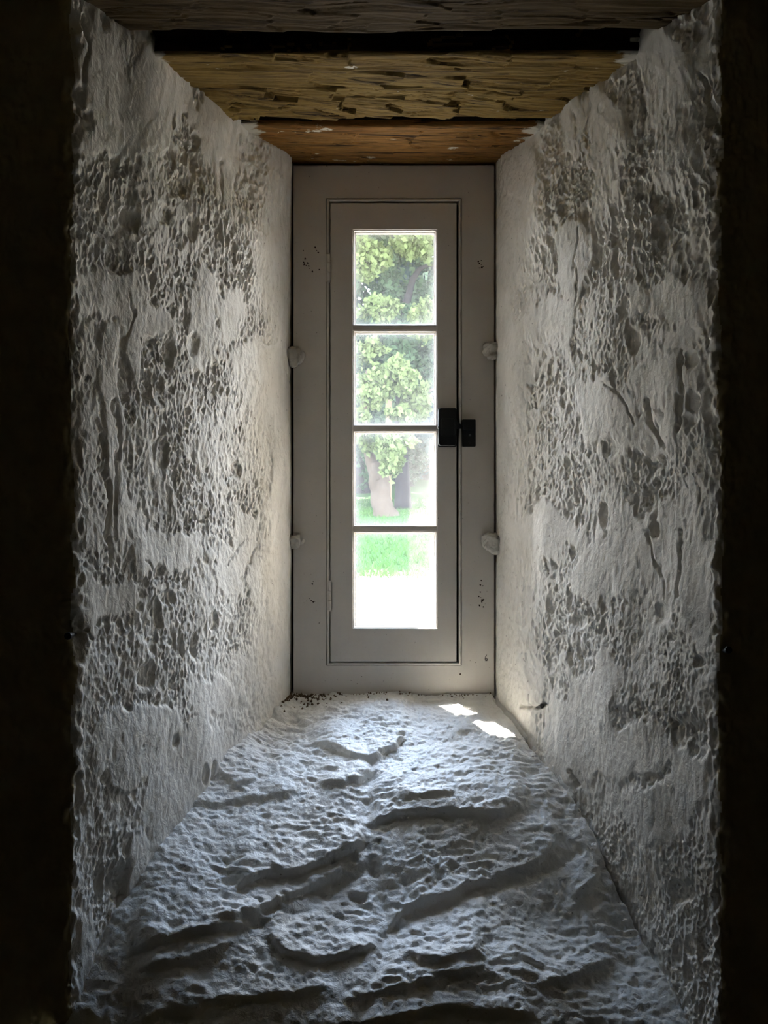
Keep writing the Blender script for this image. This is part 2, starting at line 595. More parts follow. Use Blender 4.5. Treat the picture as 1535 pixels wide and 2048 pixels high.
def wall_height(side, U, Z, PX, PY, seed):
    face = sstep(0.0, 0.03, U - CORNER_U[side])       # 1 on the room face
    near = 1 - sstep(20, 115, np.abs(PX - (583 if side == 'left' else 990)))   # next to the frame
    near = near * (1 - face)
    wu = U + 0.005 * fbm(U / 0.05, Z / 0.06, seed + 1, 3)
    wz = Z + 0.008 * fbm(U / 0.05, Z / 0.06, seed + 2, 3)
    S = np.full(U.shape, -1.0)
    wob = 0.38 * fbm(U / 0.045, Z / 0.07, seed + 3, 4)
    for cx, cy, rx, ry in SMOOTH[side]:
        S = np.maximum(S, 1 - np.hypot((PX - cx) / rx, (PY - cy) / ry))
    S = sstep(-0.10, 0.16, S * 0.9 + wob - 0.02)
    P = 1 - S
    big = 0.010 * fbm(U / 0.33, Z / 0.36, seed + 4, 3) + 0.0035 * fbm(wu / 0.10, wz / 0.16, seed + 5, 2)
    f1, f2, c1 = worley(wu / 0.0112, wz / 0.0172, seed + 10)
    r1 = sstep(0.02, 0.50, f2 - f1) * (0.25 + 1.0 * c1)
    f1, f2, c2 = worley(wu / 0.0062 + 3.1, wz / 0.0092, seed + 20)
    r0 = sstep(0.0, 0.5, f2 - f1) * (0.4 + 0.6 * c2)
    f1, f2, c3 = worley(wu / 0.029 + 7.7, wz / 0.047, seed + 30)
    r2 = sstep(0.05, 0.5, f2 - f1) * (c3 > 0.62)
    A = np.clip(0.70 + 0.7 * fbm(U / 0.10, Z / 0.12, seed + 40, 3), 0.12, 1.4)
    pit = (0.0028 * r1 + 0.0016 * r0 + 0.0036 * r2) * A
    pit = pit * (1 - 0.78 * near) * (1 - 0.75 * face)
    h = big - P * pit + 0.0010 * S
    bp = np.full(U.shape, -1.0)
    for cx, cy, rx, ry in BIGPITS[side]:
        bp = np.maximum(bp, 1 - np.hypot((PX - cx) / rx, (PY - cy) / ry))
    h = h - 0.006 * sstep(-0.05, 0.40, bp + 0.22 * fbm(U / 0.02, Z / 0.035, seed + 45, 3)) * (bp > -0.6)
    h = h + (0.0002 * fbm(U / 0.014, Z / 0.05, seed + 50, 3) + 0.0016 * fbm(U / 0.06, Z / 0.09, seed + 51, 3)) * S
    h = h + 0.0009 * fbm(U / 0.009, Z / 0.013, seed + 60, 3) * (0.6 + 0.6 * P)
    jx = PX + 5 * fbm(U / 0.02, Z / 0.03, seed + 70, 3)
    jy = PY + 5 * fbm(U / 0.02 + 5, Z / 0.03, seed + 71, 3)
    for pts, w, depth in CRACKS[side]:
        dd = poly_dist(jx, jy, pts)
        h = h - 0.8 * depth * np.exp(-(dd / (0.55 * w)) ** 2)
    h = h * (1 - 0.85 * sstep(2.205, 2.245, D_CUR[0]))
    # chipped arris
    edge = np.exp(-((U - CORNER_U[side]) / 0.018) ** 2)
    h = h + edge * (0.006 * fbm(Z / 0.09, Z * 0 + 3, seed + 80, 4) + 0.004 * fbm(U / 0.01, Z / 0.02, seed + 81, 3))
    return h


CORNER_U = {}
D_CUR = [None]


def build_wall(side, seed):
    p, nr, u = wall_path(side)
    s = SIDES[side][0]
    i = int(np.argmax(p[:, 1] <= D_FACE + 0.004))
    CORNER_U[side] = u[i]
    zf = np.arange(-0.93, 0.86, 0.0022)
    z = np.concatenate([[-1.5, -1.3, -1.1, -1.0], zf, [0.88, 0.92, 1.0, 1.1]])
    U, Z = np.meshgrid(u, z)
    A = np.broadcast_to(p[:, 0], U.shape)
    Dp = np.broadcast_to(p[:, 1], U.shape)
    PX, PY = CX + FPX * s * A / Dp, CY - FPX * Z / Dp
    D_CUR[0] = Dp
    h = wall_height(side, U, Z, PX, PY, seed)
    X = s * (A + nr[:, 0] * h)
    Y = Dp + nr[:, 1] * h
    V = np.stack([X, Y, Z + EYE], -1)
    me = np_mesh('wall_' + side, V.reshape(-1, 3), grid_faces(*U.shape, flip=(side == 'left')))
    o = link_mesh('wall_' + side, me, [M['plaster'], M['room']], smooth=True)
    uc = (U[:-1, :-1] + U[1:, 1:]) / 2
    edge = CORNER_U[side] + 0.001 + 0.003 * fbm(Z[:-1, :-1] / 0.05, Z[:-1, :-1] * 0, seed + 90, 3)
    me.polygons.foreach_set('material_index', (uc > edge).astype(np.int32).ravel())  # past the arris the wall takes the painted shade tone
    return o


wl = build_wall('left', 101)
tag(wl, 'rough limewashed plaster reveal left of the window, round to the dark room face', 'wall', kind='structure')
wr = build_wall('right', 502)
tag(wr, 'rough limewashed plaster reveal right of the window with latch side cracks', 'wall', kind='structure')

# ---- sill
SILL_L = (np.array([1.55, 1.613, 1.686, 1.803, 2.021, 2.12, 2.19, 2.24, 2.30]),
          np.array([-0.80, -0.752, -0.672, -0.590, -0.478, -0.445, -0.415, -0.395, -0.39]))
SILL_R = (np.array([1.55, 1.62, 1.763, 1.851, 1.965, 2.10, 2.24, 2.30]),
          np.array([-0.865, -0.800, -0.705, -0.605, -0.505, -0.458, -0.394, -0.39]))
STEPS = [  # far side of each line stands up from the near side: (points, rise, run)
    ([(640, 1488), (665, 1504), (700, 1524), (745, 1528), (785, 1508), (812, 1484)], 0.016, 60),
    ([(650, 1576), (690, 1572), (720, 1566), (745, 1546)], 0.013, 30),
    ([(740, 1656), (790, 1646), (860, 1638), (940, 1640), (1000, 1636), (1040, 1626)], 0.020, 90),
    ([(790, 1612), (850, 1610), (900, 1602)], 0.010, 26),
    ([(470, 1774), (540, 1758), (600, 1752), (660, 1728), (728, 1690)], 0.018, 60),
    ([(440, 1850), (500, 1840), (560, 1812), (620, 1780), (690, 1748)], 0.014, 40),
    ([(280, 1905), (330, 1890), (430, 1872), (520, 1845)], 0.016, 50),
    ([(290, 1948), (340, 1938), (420, 1915), (460, 1895)], 0.014, 36),
    ([(540, 1880), (570, 1908), (620, 1924), (690, 1916), (740, 1898)], 0.016, 60),
    ([(770, 1862), (800, 1832), (860, 1806), (940, 1782), (1010, 1752), (1075, 1722), (1110, 1684)], 0.012, 60),
    ([(700, 2010), (800, 1985), (900, 1960), (960, 1950)], 0.012, 60),
    ([(1080, 1974), (1150, 1950), (1225, 1915)], 0.012, 40),
    ([(340, 1640), (420, 1618), (500, 1596), (585, 1590)], 0.010, 40),
    ([(420, 1560), (470, 1580), (520, 1560)], 0.012, 50),
    ([(830, 1920), (880, 1935), (960, 1925)], 0.010, 40),
    ([(540, 1442), (580, 1432), (620, 1452)], 0.008, 30),
    ([(300, 2040), (420, 2010), (560, 1990), (640, 1985)], 0.012, 60),
    ([(1150, 1790), (1190, 1760), (1210, 1720)], 0.010, 60),
    ([(640, 2066), (760, 2046), (900, 2020), (1060, 2034)], 0.014, 50),
]
JOINTS = [([(735, 1500), (740, 1560), (735, 1640), (730, 1700), (760, 1790), (775, 1860), (745, 1960), (720, 2050)], 14, 0.007),
          ([(560, 1850), (640, 1800), (735, 1740)], 12, 0.006), ([(735, 1560), (830, 1500), (960, 1480)], 14, 0.006),
          ([(790, 1860), (960, 1790), (1110, 1730), (1160, 1700)], 12, 0.006)]


def build_sill(seed):
    dz = [(d, None) for d in np.arange(2.285, 1.60, -0.0022)]
    n1 = len(dz)
    # turn over the front arris and drop to the room
    d_line = np.array([d for d, _ in dz])
    arc = np.linspace(0, 1, 16)[1:]
    d_arc = 1.60 - 0.024 * np.sin(arc * math.pi / 2)
    drop = np.concatenate([np.zeros(n1), 0.006 + 0.035 * (1 - np.cos(arc * math.pi / 2)) + arc * 0.004, 0.06 + np.arange(1, 14) * 0.006, [0.30, 0.60]])
    d_all = np.concatenate([d_line, d_arc, np.full(13, 1.576), [1.576, 1.576]])
    s = np.linspace(0, 1, 480)
    Sg, Dg = np.meshgrid(s, d_all)
    xl = -half_width('left', np.maximum(Dg, 1.56)) - 0.025
    xr = half_width('right', np.maximum(Dg, 1.56)) + 0.025
    X = xl + (xr - xl) * Sg
    zl = np.interp(Dg, SILL_L[0], SILL_L[1])
    zr = np.interp(Dg, SILL_R[0], SILL_R[1])
    zc = 0.35 * zl + 0.65 * zr - 0.012 * np.sin(np.pi * np.clip((2.24 - Dg) / 0.66, 0, 1))
    mixl = 1 - sstep(0.05, 0.42, Sg)
    Z = zc * (1 - mixl) + zl * mixl
    mixr = sstep(0.6, 0.95, Sg)
    Z = Z * (1 - mixr) + zr * mixr
    Z = np.maximum(Z - np.repeat(drop[:, None], s.size, 1), -1.5)
    for _ in range(6):
        Zp = np.pad(Z, ((4, 4), (0, 0)), 'edge')
        Z[:n1] = np.mean([Zp[k:k + Z.shape[0]] for k in range(9)], axis=0)[:n1]
    PX, PY = CX + FPX * X / Dg, CY - FPX * Z / Dg
    v = Dg * 1.25
    wx = X + 0.015 * fbm(X / 0.1, v / 0.1, seed + 1, 3)
    wv = v + 0.012 * fbm(X / 0.1, v / 0.08, seed + 2, 3)
    fade = sstep(2.255, 2.15, Dg)
    h = 0.006 * fbm(wx / 0.20, wv / 0.14, seed + 3, 2) * (0.3 + 0.7 * fade)
    rough = 0.55 + 0.6 * np.clip(fbm(X / 0.14, v / 0.14, seed + 9, 2) + 0.3, 0, 1)
    for pts, w, depth in JOINTS:
        rough = rough * (1 - 0.75 * np.exp(-(poly_dist(PX, PY, pts) / 26) ** 2))
    rough = rough * (0.55 + 0.9 * sstep(-0.3, 0.5, vnoise(X / 0.11, v / 0.11, seed + 33)))
    # pick-dressed stone: shallow broken facets and small chips
    f1, f2, c = worley(wx / 0.060, wv / 0.034, seed + 6)
    h = h + (0.0030 * (c - 0.5) * sstep(0, 0.35, f2 - f1) - 0.0025 * f1) * (0.4 + 0.6 * fade)
    f1, f2, c = worley(wx / 0.022 + 0.4 * fbm(X / 0.03, v / 0.03, seed + 21, 2), wv / 0.013, seed + 16)
    h = h - 0.0030 * f1 * rough + 0.0022 * (c - 0.5) * sstep(0, 0.3, f2 - f1)
    h = h - 0.0050 * np.abs(fbm(wx / 0.046, wv / 0.017, seed + 4, 4)) * rough
    dent = worley(wx / 0.05 + 5, wv / 0.032, seed + 26)
    h = h - 0.004 * sstep(0.30, 0.10, dent[0]) * (dent[2] > 0.8)
    h = h + 0.0013 * fbm(X / 0.008, v / 0.007, seed + 5, 3)
    jx = PX + 5 * fbm(X / 0.05, v / 0.05, seed + 7, 3)
    jy = PY + 5 * fbm(X / 0.05 + 4, v / 0.05, seed + 8, 3)
    for pts, w, depth in JOINTS:
        h = h - depth * np.exp(-(poly_dist(jx, jy, pts) / w) ** 2)
    for pts, rise, run in STEPS:
        xs, ys = np.array(pts, float).T
        dy = np.interp(jx, xs, ys) - jy
        fd = sstep(xs[0] - 25, xs[0] + 25, jx) * (1 - sstep(xs[-1] - 25, xs[-1] + 25, jx))
        h = h + 0.95 * rise * fd * (1 / (1 + np.exp(-np.clip(dy / 1.6, -30, 30)))) * np.exp(-np.maximum(dy, 0) / (2.2 * run))
    # settlement crack along the right-hand wall
    tree = BVHTree.FromObject(wr, bpy.context.evaluated_depsgraph_get())
    xw = np.empty(len(d_all))
    for i in range(len(d_all)):
        j = np.argmin(np.abs(X[i] - half_width('right', max(d_all[i], 1.56))))
        hit = tree.ray_cast(Vector((0, d_all[i], Z[i, j] + EYE)), Vector((1, 0, 0)))
        xw[i] = hit[0].x if hit[0] is not None else X[i, j]
    xw = np.convolve(np.pad(xw, 3, 'edge'), np.ones(7) / 7, 'valid')
    off = xw[:, None] - 0.0035 - 0.003 * np.abs(fbm(v / 0.03, v * 0 + 2, seed + 17, 3)) - X
    open_ = 0.35 + 0.65 * sstep(-0.35, 0.1, vnoise(v / 0.07, v * 0 + 6, seed + 18))
    h = h - 0.030 * open_ * np.exp(-(off / 0.0032) ** 2)
    h = h + 0.022 * (1 - sstep(0.0, 0.13, Sg)) * fade
    ln = 1 / np.sqrt(1 + 0.6 ** 2)
    top = np.ones_like(h); top[n1 + 8:] = 0.2
    Y = Dg - h * 0.6 * ln * fade - (1 - top) * h
    Z = Z + h * ln * top
    V = np.stack([X, Y, Z + EYE], -1)
    me = np_mesh('stone_sill', V.reshape(-1, 3), grid_faces(*X.shape, flip=True))
    return link_mesh('stone_sill', me, M['sill'], smooth=True)


sill = build_sill(900)
tag(sill, 'rough limewashed stone sill sloping down from the window into the room', 'sill')


# ---- lintel beams over the embrasure
def beam(name, d0, d1, z0, mat, label, seed, tilt=0.0, adze=1.0):
    x0, x1, th = -0.66, 0.70, 0.14
    per = []
    r = 0.006
    for t in np.linspace(0, 1, max(8, int((d1 - d0) / 0.0025))): per.append((d0 + r + (d1 - d0 - 2 * r) * t, 0.0, 0, -1))
    for a in np.linspace(0, math.pi / 2, 5)[1:]: per.append((d1 - r + r * math.sin(a), r - r * math.cos(a), math.sin(a), -math.cos(a)))
    for t in np.linspace(0, 1, 12)[1:]: per.append((d1, r + (th - r) * t, 1, 0))
    per.append((d0, th, 0, 1))
    for t in np.linspace(0, 1, 40)[1:-1]: per.append((d0, th - (th - r) * t, -1, 0))
    for a in np.linspace(0, math.pi / 2, 5): per.append((d0 + r - r * math.cos(a), r - r * math.sin(a), -math.cos(a), -math.sin(a)))
    per = np.array(per)
    xs = np.arange(x0, x1, 0.0032)
    Xg, Dg = np.meshgrid(xs, per[:, 0], indexing='ij')
    Zg = np.broadcast_to(per[:, 1], Xg.shape)
    q = Dg + 1.3 * Zg
    wq = q + 0.008 * fbm(Xg / 0.12, q / 0.05, seed + 1, 2)
    wx = Xg + 0.03 * fbm(Xg / 0.12, q / 0.06, seed + 2, 2)
    g = 0.0016 * fbm(Xg / 0.22, wq / 0.008, seed + 3, 4)
    row = np.floor(wq / 0.048 + 0.25 * vnoise(Xg / 0.2, q / 0.1, seed + 9))
    ph = Xg / (0.10 + 0.09 * hash2(row, row * 0, seed + 11)) + hash2(row, row * 0 + 1, seed + 12) + 0.22 * fbm(q / 0.03, Xg / 0.09, seed + 13, 3)
    tooth = ph - np.floor(ph)
    keep = (hash2(np.floor(ph), row, seed + 14) > 0.35)
    sc_ = adze * (0.0065 * (tooth - 0.5) * keep + 0.003 * (hash2(np.floor(ph), row, seed + 15) - 0.5))
    lines = 1 - np.abs(fbm(Xg / 0.30, wq / 0.016, seed + 8, 3))
    where = sstep(-0.1, 0.35, vnoise(Xg / 0.16, wq / 0.05, seed + 18))
    h = g + sc_ + 0.003 * fbm(Xg / 0.3, q / 0.2, seed + 5, 2) - 0.005 * sstep(0.93, 0.985, lines) * where
    h = np.clip(h, -0.012, 0.008)
    Y = Dg + per[:, 2] * h
    Z = z0 + Zg + per[:, 3] * h + tilt * (d1 - Dg) + 0.004 * fbm(Xg / 0.5, Xg * 0, seed + 6, 2) - 0.006 * (Xg / 0.6) ** 2 * 0
    V = np.stack([Xg, Y, Z + EYE], -1)
    n, m = Xg.shape
    # close the section
    V = np.concatenate([V, V[:, :1]], 1)
    f = grid_faces(n, m + 1)
    me = np_mesh(name, V.reshape(-1, 3), f)
    me2 = bmesh.new(); me2.from_mesh(me)
    bmesh.ops.remove_doubles(me2, verts=me2.verts, dist=1e-6)
    bmesh.ops.holes_fill(me2, edges=[e for e in me2.edges if e.is_boundary])
    bmesh.ops.recalc_face_normals(me2, faces=me2.faces)
    me2.to_mesh(me); me2.free()
    o = link_mesh(name, me, [mat, M['timber_shade']], smooth=True)
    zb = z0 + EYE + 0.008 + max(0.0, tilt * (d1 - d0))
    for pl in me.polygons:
        if abs(pl.normal.y) > 0.75 and pl.center.z > zb: pl.material_index = 1  # upright faces in the gaps get the painted shade
    tag(o, label, 'beam', 'hewn lintel beams over the window recess', 'thing')
    return o


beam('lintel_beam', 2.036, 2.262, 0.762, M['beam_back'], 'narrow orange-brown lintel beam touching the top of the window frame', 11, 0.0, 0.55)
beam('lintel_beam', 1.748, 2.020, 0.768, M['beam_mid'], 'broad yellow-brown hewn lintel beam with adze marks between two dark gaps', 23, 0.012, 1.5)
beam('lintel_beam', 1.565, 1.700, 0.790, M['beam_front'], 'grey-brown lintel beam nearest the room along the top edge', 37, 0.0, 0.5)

# ---- the rest of the shell
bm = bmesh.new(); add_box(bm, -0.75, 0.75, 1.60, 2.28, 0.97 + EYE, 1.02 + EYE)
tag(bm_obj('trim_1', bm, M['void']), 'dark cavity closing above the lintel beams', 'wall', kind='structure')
bm = bmesh.new(); add_box(bm, -0.70, 0.70, 1.58, 1.66, 0.88 + EYE, 1.15 + EYE)
tag(bm_obj('wall_front_upper', bm, M['room']), 'dim room wall above the window recess', 'wall', kind='structure')
bm = bmesh.new(); add_box(bm, -0.60, 0.62, 1.60, 1.66, 0, 0.62)
tag(bm_obj('wall_front_lower', bm, M['room']), 'dim room wall below the sloping sill', 'wall', kind='structure')

bm = bmesh.new(); add_box(bm, -1.75, 1.75, -2.0, 2.5, -0.06, 0.0)
tag(bm_obj('floor', bm, M['roomfloor']), 'dark boarded floor of the room', 'floor', kind='structure')
bm = bmesh.new(); add_box(bm, -1.75, 1.75, -2.0, 2.5, 2.6, 2.66)
tag(bm_obj('ceiling', bm, M['room']), 'dim ceiling of the room', 'ceiling', kind='structure')
bm = bmesh.new(); add_box(bm, -1.75, 1.75, -2.06, -2.0, -0.06, 2.66)
tag(bm_obj('wall_back', bm, M['room']), 'dim wall behind the camera', 'wall', kind='structure')
for nm, x0, x1 in (('wall_west', -1.81, -1.75), ('wall_east', 1.75, 1.81)):
    bm = bmesh.new(); add_box(bm, x0, x1, -2.06, 2.5, -0.06, 2.66)
    tag(bm_obj(nm, bm, M['room']), 'dim side wall of the room', 'wall', kind='structure')

# outer skin of the stone wall with its own narrow splayed opening
OX0, OX1, OZ0, OZ1 = -0.080, 0.150, -0.305, 0.655
bm = bmesh.new()
add_ring(bm, (-2.6, 2.6, -0.85 + EYE, 2.0 + EYE), (OX0, OX1, OZ0 + EYE, OZ1 + EYE), 2.285, 2.40)
tag(bm_obj('wall_outer', bm, M['stone'], bevel=0.006), 'outer stone wall around the window opening', 'wall', kind='structure')

# ------------------------------------------------------------------ window
def fx(p): return (p - CX) / FPX * D_BACK
def fz(p): return EYE + (CY - p) / FPX * D_BACK
def frect(l, r, t, b): return (fx(l), fx(r), fz(b), fz(t))


Y0 = D_BACK
win = empty('window_1', (fx(788), Y0, fz(1385)))
tag(win, 'tall narrow cream painted casement window of four panes at the end of the recess', 'window', kind='structure')

bm = bmesh.new()
add_ring(bm, frect(586.5, 987.5, 331, 1402), frect(652.5, 922.5, 396.5, 1331), Y0, Y0 + 0.045)
# staff bead round the casement opening, a thin groove outside it
prof = [(0.0012, Y0 + 0.010), (0.0012, Y0 - 0.0006), (0.0022, Y0 - 0.0022), (0.0042, Y0 - 0.0028), (0.0056, Y0 - 0.0018), (0.0062, Y0 + 0.0004), (0.0062, Y0 + 0.030), (0.0012, Y0 + 0.030)]
add_profile_ring(bm, frect(652.5, 922.5, 396.5, 1331), prof)
random.seed(5)


def chip(px, py, r):
    n = random.randint(6, 9)
    ph = random.random() * 6
    el = random.uniform(0.8, 1.5)
    ring, top = [], []
    for k in range(n):
        a = 2 * math.pi * k / n
        rr = r * random.uniform(0.65, 1.25)
        x, z = rr * math.cos(a) * el, rr * math.sin(a)
        c, s = math.cos(ph), math.sin(ph)
        X, Z = fx(px) + (x * c - z * s), fz(py) + (x * s + z * c)
        top.append(bm.verts.new((X, Y0 - 0.0004, Z)))
        ring.append(bm.verts.new((X, Y0 + 0.002, Z)))
    f = bm.faces.new(top); f.material_index = 1
    for k in range(n):
        f = bm.faces.new((top[k], ring[k], ring[(k + 1) % n], top[(k + 1) % n])); f.material_index = 1


CHIPS = [(610, 517, 1.6), (607, 525, 2.0), (608, 529, 1.9), (615, 526, 2.0), (617, 532, 2.0), (612, 531, 1.2), (624, 543, 2.2), (638, 539, 1.6), (630, 495, 1.8),
         (633, 501, 1.2), (636, 505, 1.8), (606, 501, 1.2), (618, 537, 1.0),
         (956, 523, 1.8), (958, 527, 1.4), (962, 521, 1.2), (963, 535, 1.8), (966, 533, 1.2), (958, 536, 1.0), (962, 529, 1.0),
         (962, 1161, 1.7), (960, 1170, 1.9), (965, 1172, 1.5), (960, 1184, 1.5), (957, 1193, 1.4), (961, 1195, 1.0), (964, 1200, 2.6), (967, 1199, 1.8), (963, 1204, 1.8),
         (958, 1211, 1.6), (966, 1214, 1.6), (624, 1168, 2.0), (626, 1163, 1.0), (618, 1197, 1.4), (622, 1201, 1.6), (626, 1204, 1.8), (629, 1203, 1.2),
         (920, 1348, 2.0), (638, 1246, 1.0), (723, 1353, 0.9), (702, 1361, 0.9), (951, 1325, 0.9), (940, 1210, 0.8), (656, 981, 1.0)]
for cpx, cpy, cr in CHIPS: chip(cpx, cpy, cr * 0.001)
bm_obj('window_frame', bm, [M['paint'], M['bare']], win, bevel=0.0012)

# rebate coloured near-black as shade behind the clearance round the casement
bm = bmesh.new()
add_ring(bm, frect(575, 1000, 322, 1410), frect(668, 905, 415, 1313), Y0 + 0.0365, Y0 + 0.0445)
bm_obj('rebate', bm, M['gap'], win)

# casement sash
CAS = frect(660.0, 912.6, 406.0, 1323.5)
OPEN = frect(705.5, 873.5, 459.0, 1256.5)
cas = None
bm = bmesh.new()
ye = Y0 + 0.0005
add_ring(bm, CAS, OPEN, ye, Y0 + 0.036)
cas = bm_obj('casement', bm, M['paint'], win, bevel=0.0012)
# bead moulding round each pane and the glazing bars
PANES = [(459.0, 651.5), (660.5, 852.0), (861.0, 1053.5), (1063.0, 1256.5)]
YG = Y0 + 0.021
for t, b in PANES:
    bm = bmesh.new()
    r = frect(705.5, 873.5, t, b)
    add_profile_ring(bm, r, [(-0.0004, Y0 + 0.003), (0.0018, Y0 + 0.003), (0.0026, Y0 + 0.0052), (0.0030, Y0 + 0.0085), (0.0052, Y0 + 0.0105),
                             (0.0058, Y0 + 0.0120), (0.0058, YG - 0.0012), (-0.0004, YG - 0.0012)])
    bm_obj('glazing_bead', bm, M['paint'], cas, smooth=False)
for t, b in ((651.5, 660.5), (852.0, 861.0), (1053.5, 1063.0)):
    bm = bmesh.new()
    add_box(bm, fx(705.0), fx(874.0), Y0 + 0.0022, YG + 0.006, fz(b), fz(t))
    bm_obj('glazing_bar', bm, M['paint'], cas, bevel=0.0015)
# the panes: thin sheets with dust gathered towards their edges and the lower right corners
gv, gf, gd = [], [], []
NX, NZ = 22, 26
for t, b in PANES:
    x0, x1, z0, z1 = fx(706.5), fx(872.5), fz(b - 1), fz(t + 1)
    for y in (YG, YG + 0.002):
        gx, gz = np.meshgrid(np.linspace(x0, x1, NX), np.linspace(z0, z1, NZ))
        e = np.minimum(np.minimum(gx - x0, x1 - gx), np.minimum(gz - z0, z1 - gz)) - 0.006
        nzz = fbm(gx / 0.02, gz / 0.02, 61, 3)
        dust = np.exp(-np.maximum(e, 0) / (0.007 + 0.003 * nzz)) * 0.8
        cr_d = np.hypot((x1 - gx) / 0.07, (gz - z0) / 0.09)
        dust = dust + 0.40 * np.exp(-cr_d ** 2 * 1.2) * (0.8 + 0.5 * nzz)
        off = sum(len(q) for q in gv)
        gv.append(np.stack([gx, np.full_like(gx, y), gz], -1).reshape(-1, 3))
        gf.append(grid_faces(NZ, NX, flip=(y > YG)) + off)
        gd.append(dust.ravel())
me = np_mesh('glass', np.concatenate(gv), np.concatenate(gf))
at_ = me.attributes.new('dust', 'FLOAT', 'POINT')
at_.data.foreach_set('value', np.clip(np.concatenate(gd), 0, 1.5).astype(np.float32))
link_mesh('glass', me, M['glass'], cas)

# hinges
for py0, py1, px in ((508, 563, 656.8), (1163, 1220, 658.6)):
    bm = bmesh.new()
    c = fx(px)
    n3 = np.linspace(py0, py1, 4)
    for a, b in zip(n3[:-1], n3[1:]):
        add_cyl(bm, (c, Y0 - 0.001, fz(b - 0.6)), (c, Y0 - 0.001, fz(a + 0.6)), 0.0040, n=16)
    add_cyl(bm, (c, Y0 - 0.001, fz(py1 + 2.5)), (c, Y0 - 0.001, fz(py1)), 0.002, 0.0036, n=16)
    add_cyl(bm, (c, Y0 - 0.001, fz(py0)), (c, Y0 - 0.001, fz(py0 - 2)), 0.0036, 0.002, n=16)
    add_box(bm, c - 0.0062, c + 0.0062, Y0 + 0.0005, Y0 + 0.006, fz(py1), fz(py0))
    bm_obj('hinge', bm, M['paint'], win, bevel=0.0006)


# rim latch and keeper
def rounded_plate(bm, l, r, t, b, y0, y1, rad, mat=0, seg=5):
    x0, x1, z0, z1 = frect(l, r, t, b)
    pts = []
    for cx, cz, a0 in ((x1 - rad, z1 - rad, 0), (x0 + rad, z1 - rad, 90), (x0 + rad, z0 + rad, 180), (x1 - rad, z0 + rad, 270)):
        for k in range(seg + 1):
            a = math.radians(a0 + 90 * k / seg)
            pts.append((cx + rad * math.cos(a), cz + rad * math.sin(a)))
    A = [bm.verts.new((x, y0, z)) for x, z in pts]
    B = [bm.verts.new((x, y1, z)) for x, z in pts]
    bm.faces.new(A).material_index = mat
    bm.faces.new(B[::-1]).material_index = mat
    n = len(pts)
    for k in range(n):
        bm.faces.new((A[k], B[k], B[(k + 1) % n], A[(k + 1) % n])).material_index = mat


bm = bmesh.new()
rounded_plate(bm, 874.5, 912.5, 816, 894, Y0 - 0.0025, Y0 + 0.0008, 0.004)
rounded_plate(bm, 875.5, 911.5, 818, 892, Y0 - 0.0200, Y0 - 0.0024, 0.0055)
rounded_plate(bm, 880, 908, 838, 874, Y0 - 0.0225, Y0 - 0.0199, 0.006)
latch = bm_obj('latch', bm, M['iron'], win, bevel=0.0012)
bm = bmesh.new()
p = Vector((fx(878.5), Y0 - 0.014, fz(856)))
add_cyl(bm, p + Vector((0.004, 0, 0)), p + Vector((-0.004, -0.002, 0)), 0.0022, 0.0030)
add_cyl(bm, p + Vector((-0.004, -0.002, 0)), p + Vector((-0.006, -0.0026, 0)), 0.0030, 0.0018)
bm_obj('latch_knob', bm, M['screw'], latch, smooth=True)
bm = bmesh.new()
vs = [(fx(911), fz(841)), (fx(922), fz(852)), (fx(922), fz(858)), (fx(911), fz(858))]
A = [bm.verts.new((x, Y0 - 0.014, z)) for x, z in vs]; B = [bm.verts.new((x, Y0 - 0.004, z)) for x, z in vs]
bm.faces.new(A); bm.faces.new(B[::-1])
for k in range(4): bm.faces.new((A[k], B[k], B[(k + 1) % 4], A[(k + 1) % 4]))
bm_obj('bolt', bm, M['iron'], latch, bevel=0.0005)
bm = bmesh.new()
rounded_plate(bm, 923.5, 950.5, 839, 893.5, Y0 - 0.004, Y0 + 0.0008, 0.0022)
rounded_plate(bm, 923.5, 946, 841, 861, Y0 - 0.016, Y0 - 0.0035, 0.0022)
keep = bm_obj('keeper', bm, M['iron'], win, bevel=0.0008)
for px, py in ((939, 870.5), (937, 886)):
    bm = bmesh.new()
    c = Vector((fx(px), Y0 - 0.004, fz(py)))
    add_cyl(bm, c + Vector((0, 0.002, 0)), c + Vector((0, -0.0006, 0)), 0.0032, 0.0026, 16)
    bm_obj('screw', bm, M['iron'] if py > 880 else M['screw'], keep, bevel=0.0004)

# the pencilled 6 on the frame
bm = bmesh.new()
six = [(973.0, 1309.5), (971.2, 1312), (969.7, 1315.5), (969.3, 1318.5), (970.3, 1321.0), (972.3, 1321.4), (973.9, 1319.8), (973.6, 1317.4), (972.0, 1316.4), (970.2, 1317.6)]
for a, b in zip(six[:-1], six[1:]):
    add_cyl(bm, (fx(a[0]), Y0 - 0.0001, fz(a[1])), (fx(b[0]), Y0 - 0.0001, fz(b[1])), 0.00055, n=6)
bm_obj('pencilled_numeral', bm, M['pencil'], win)


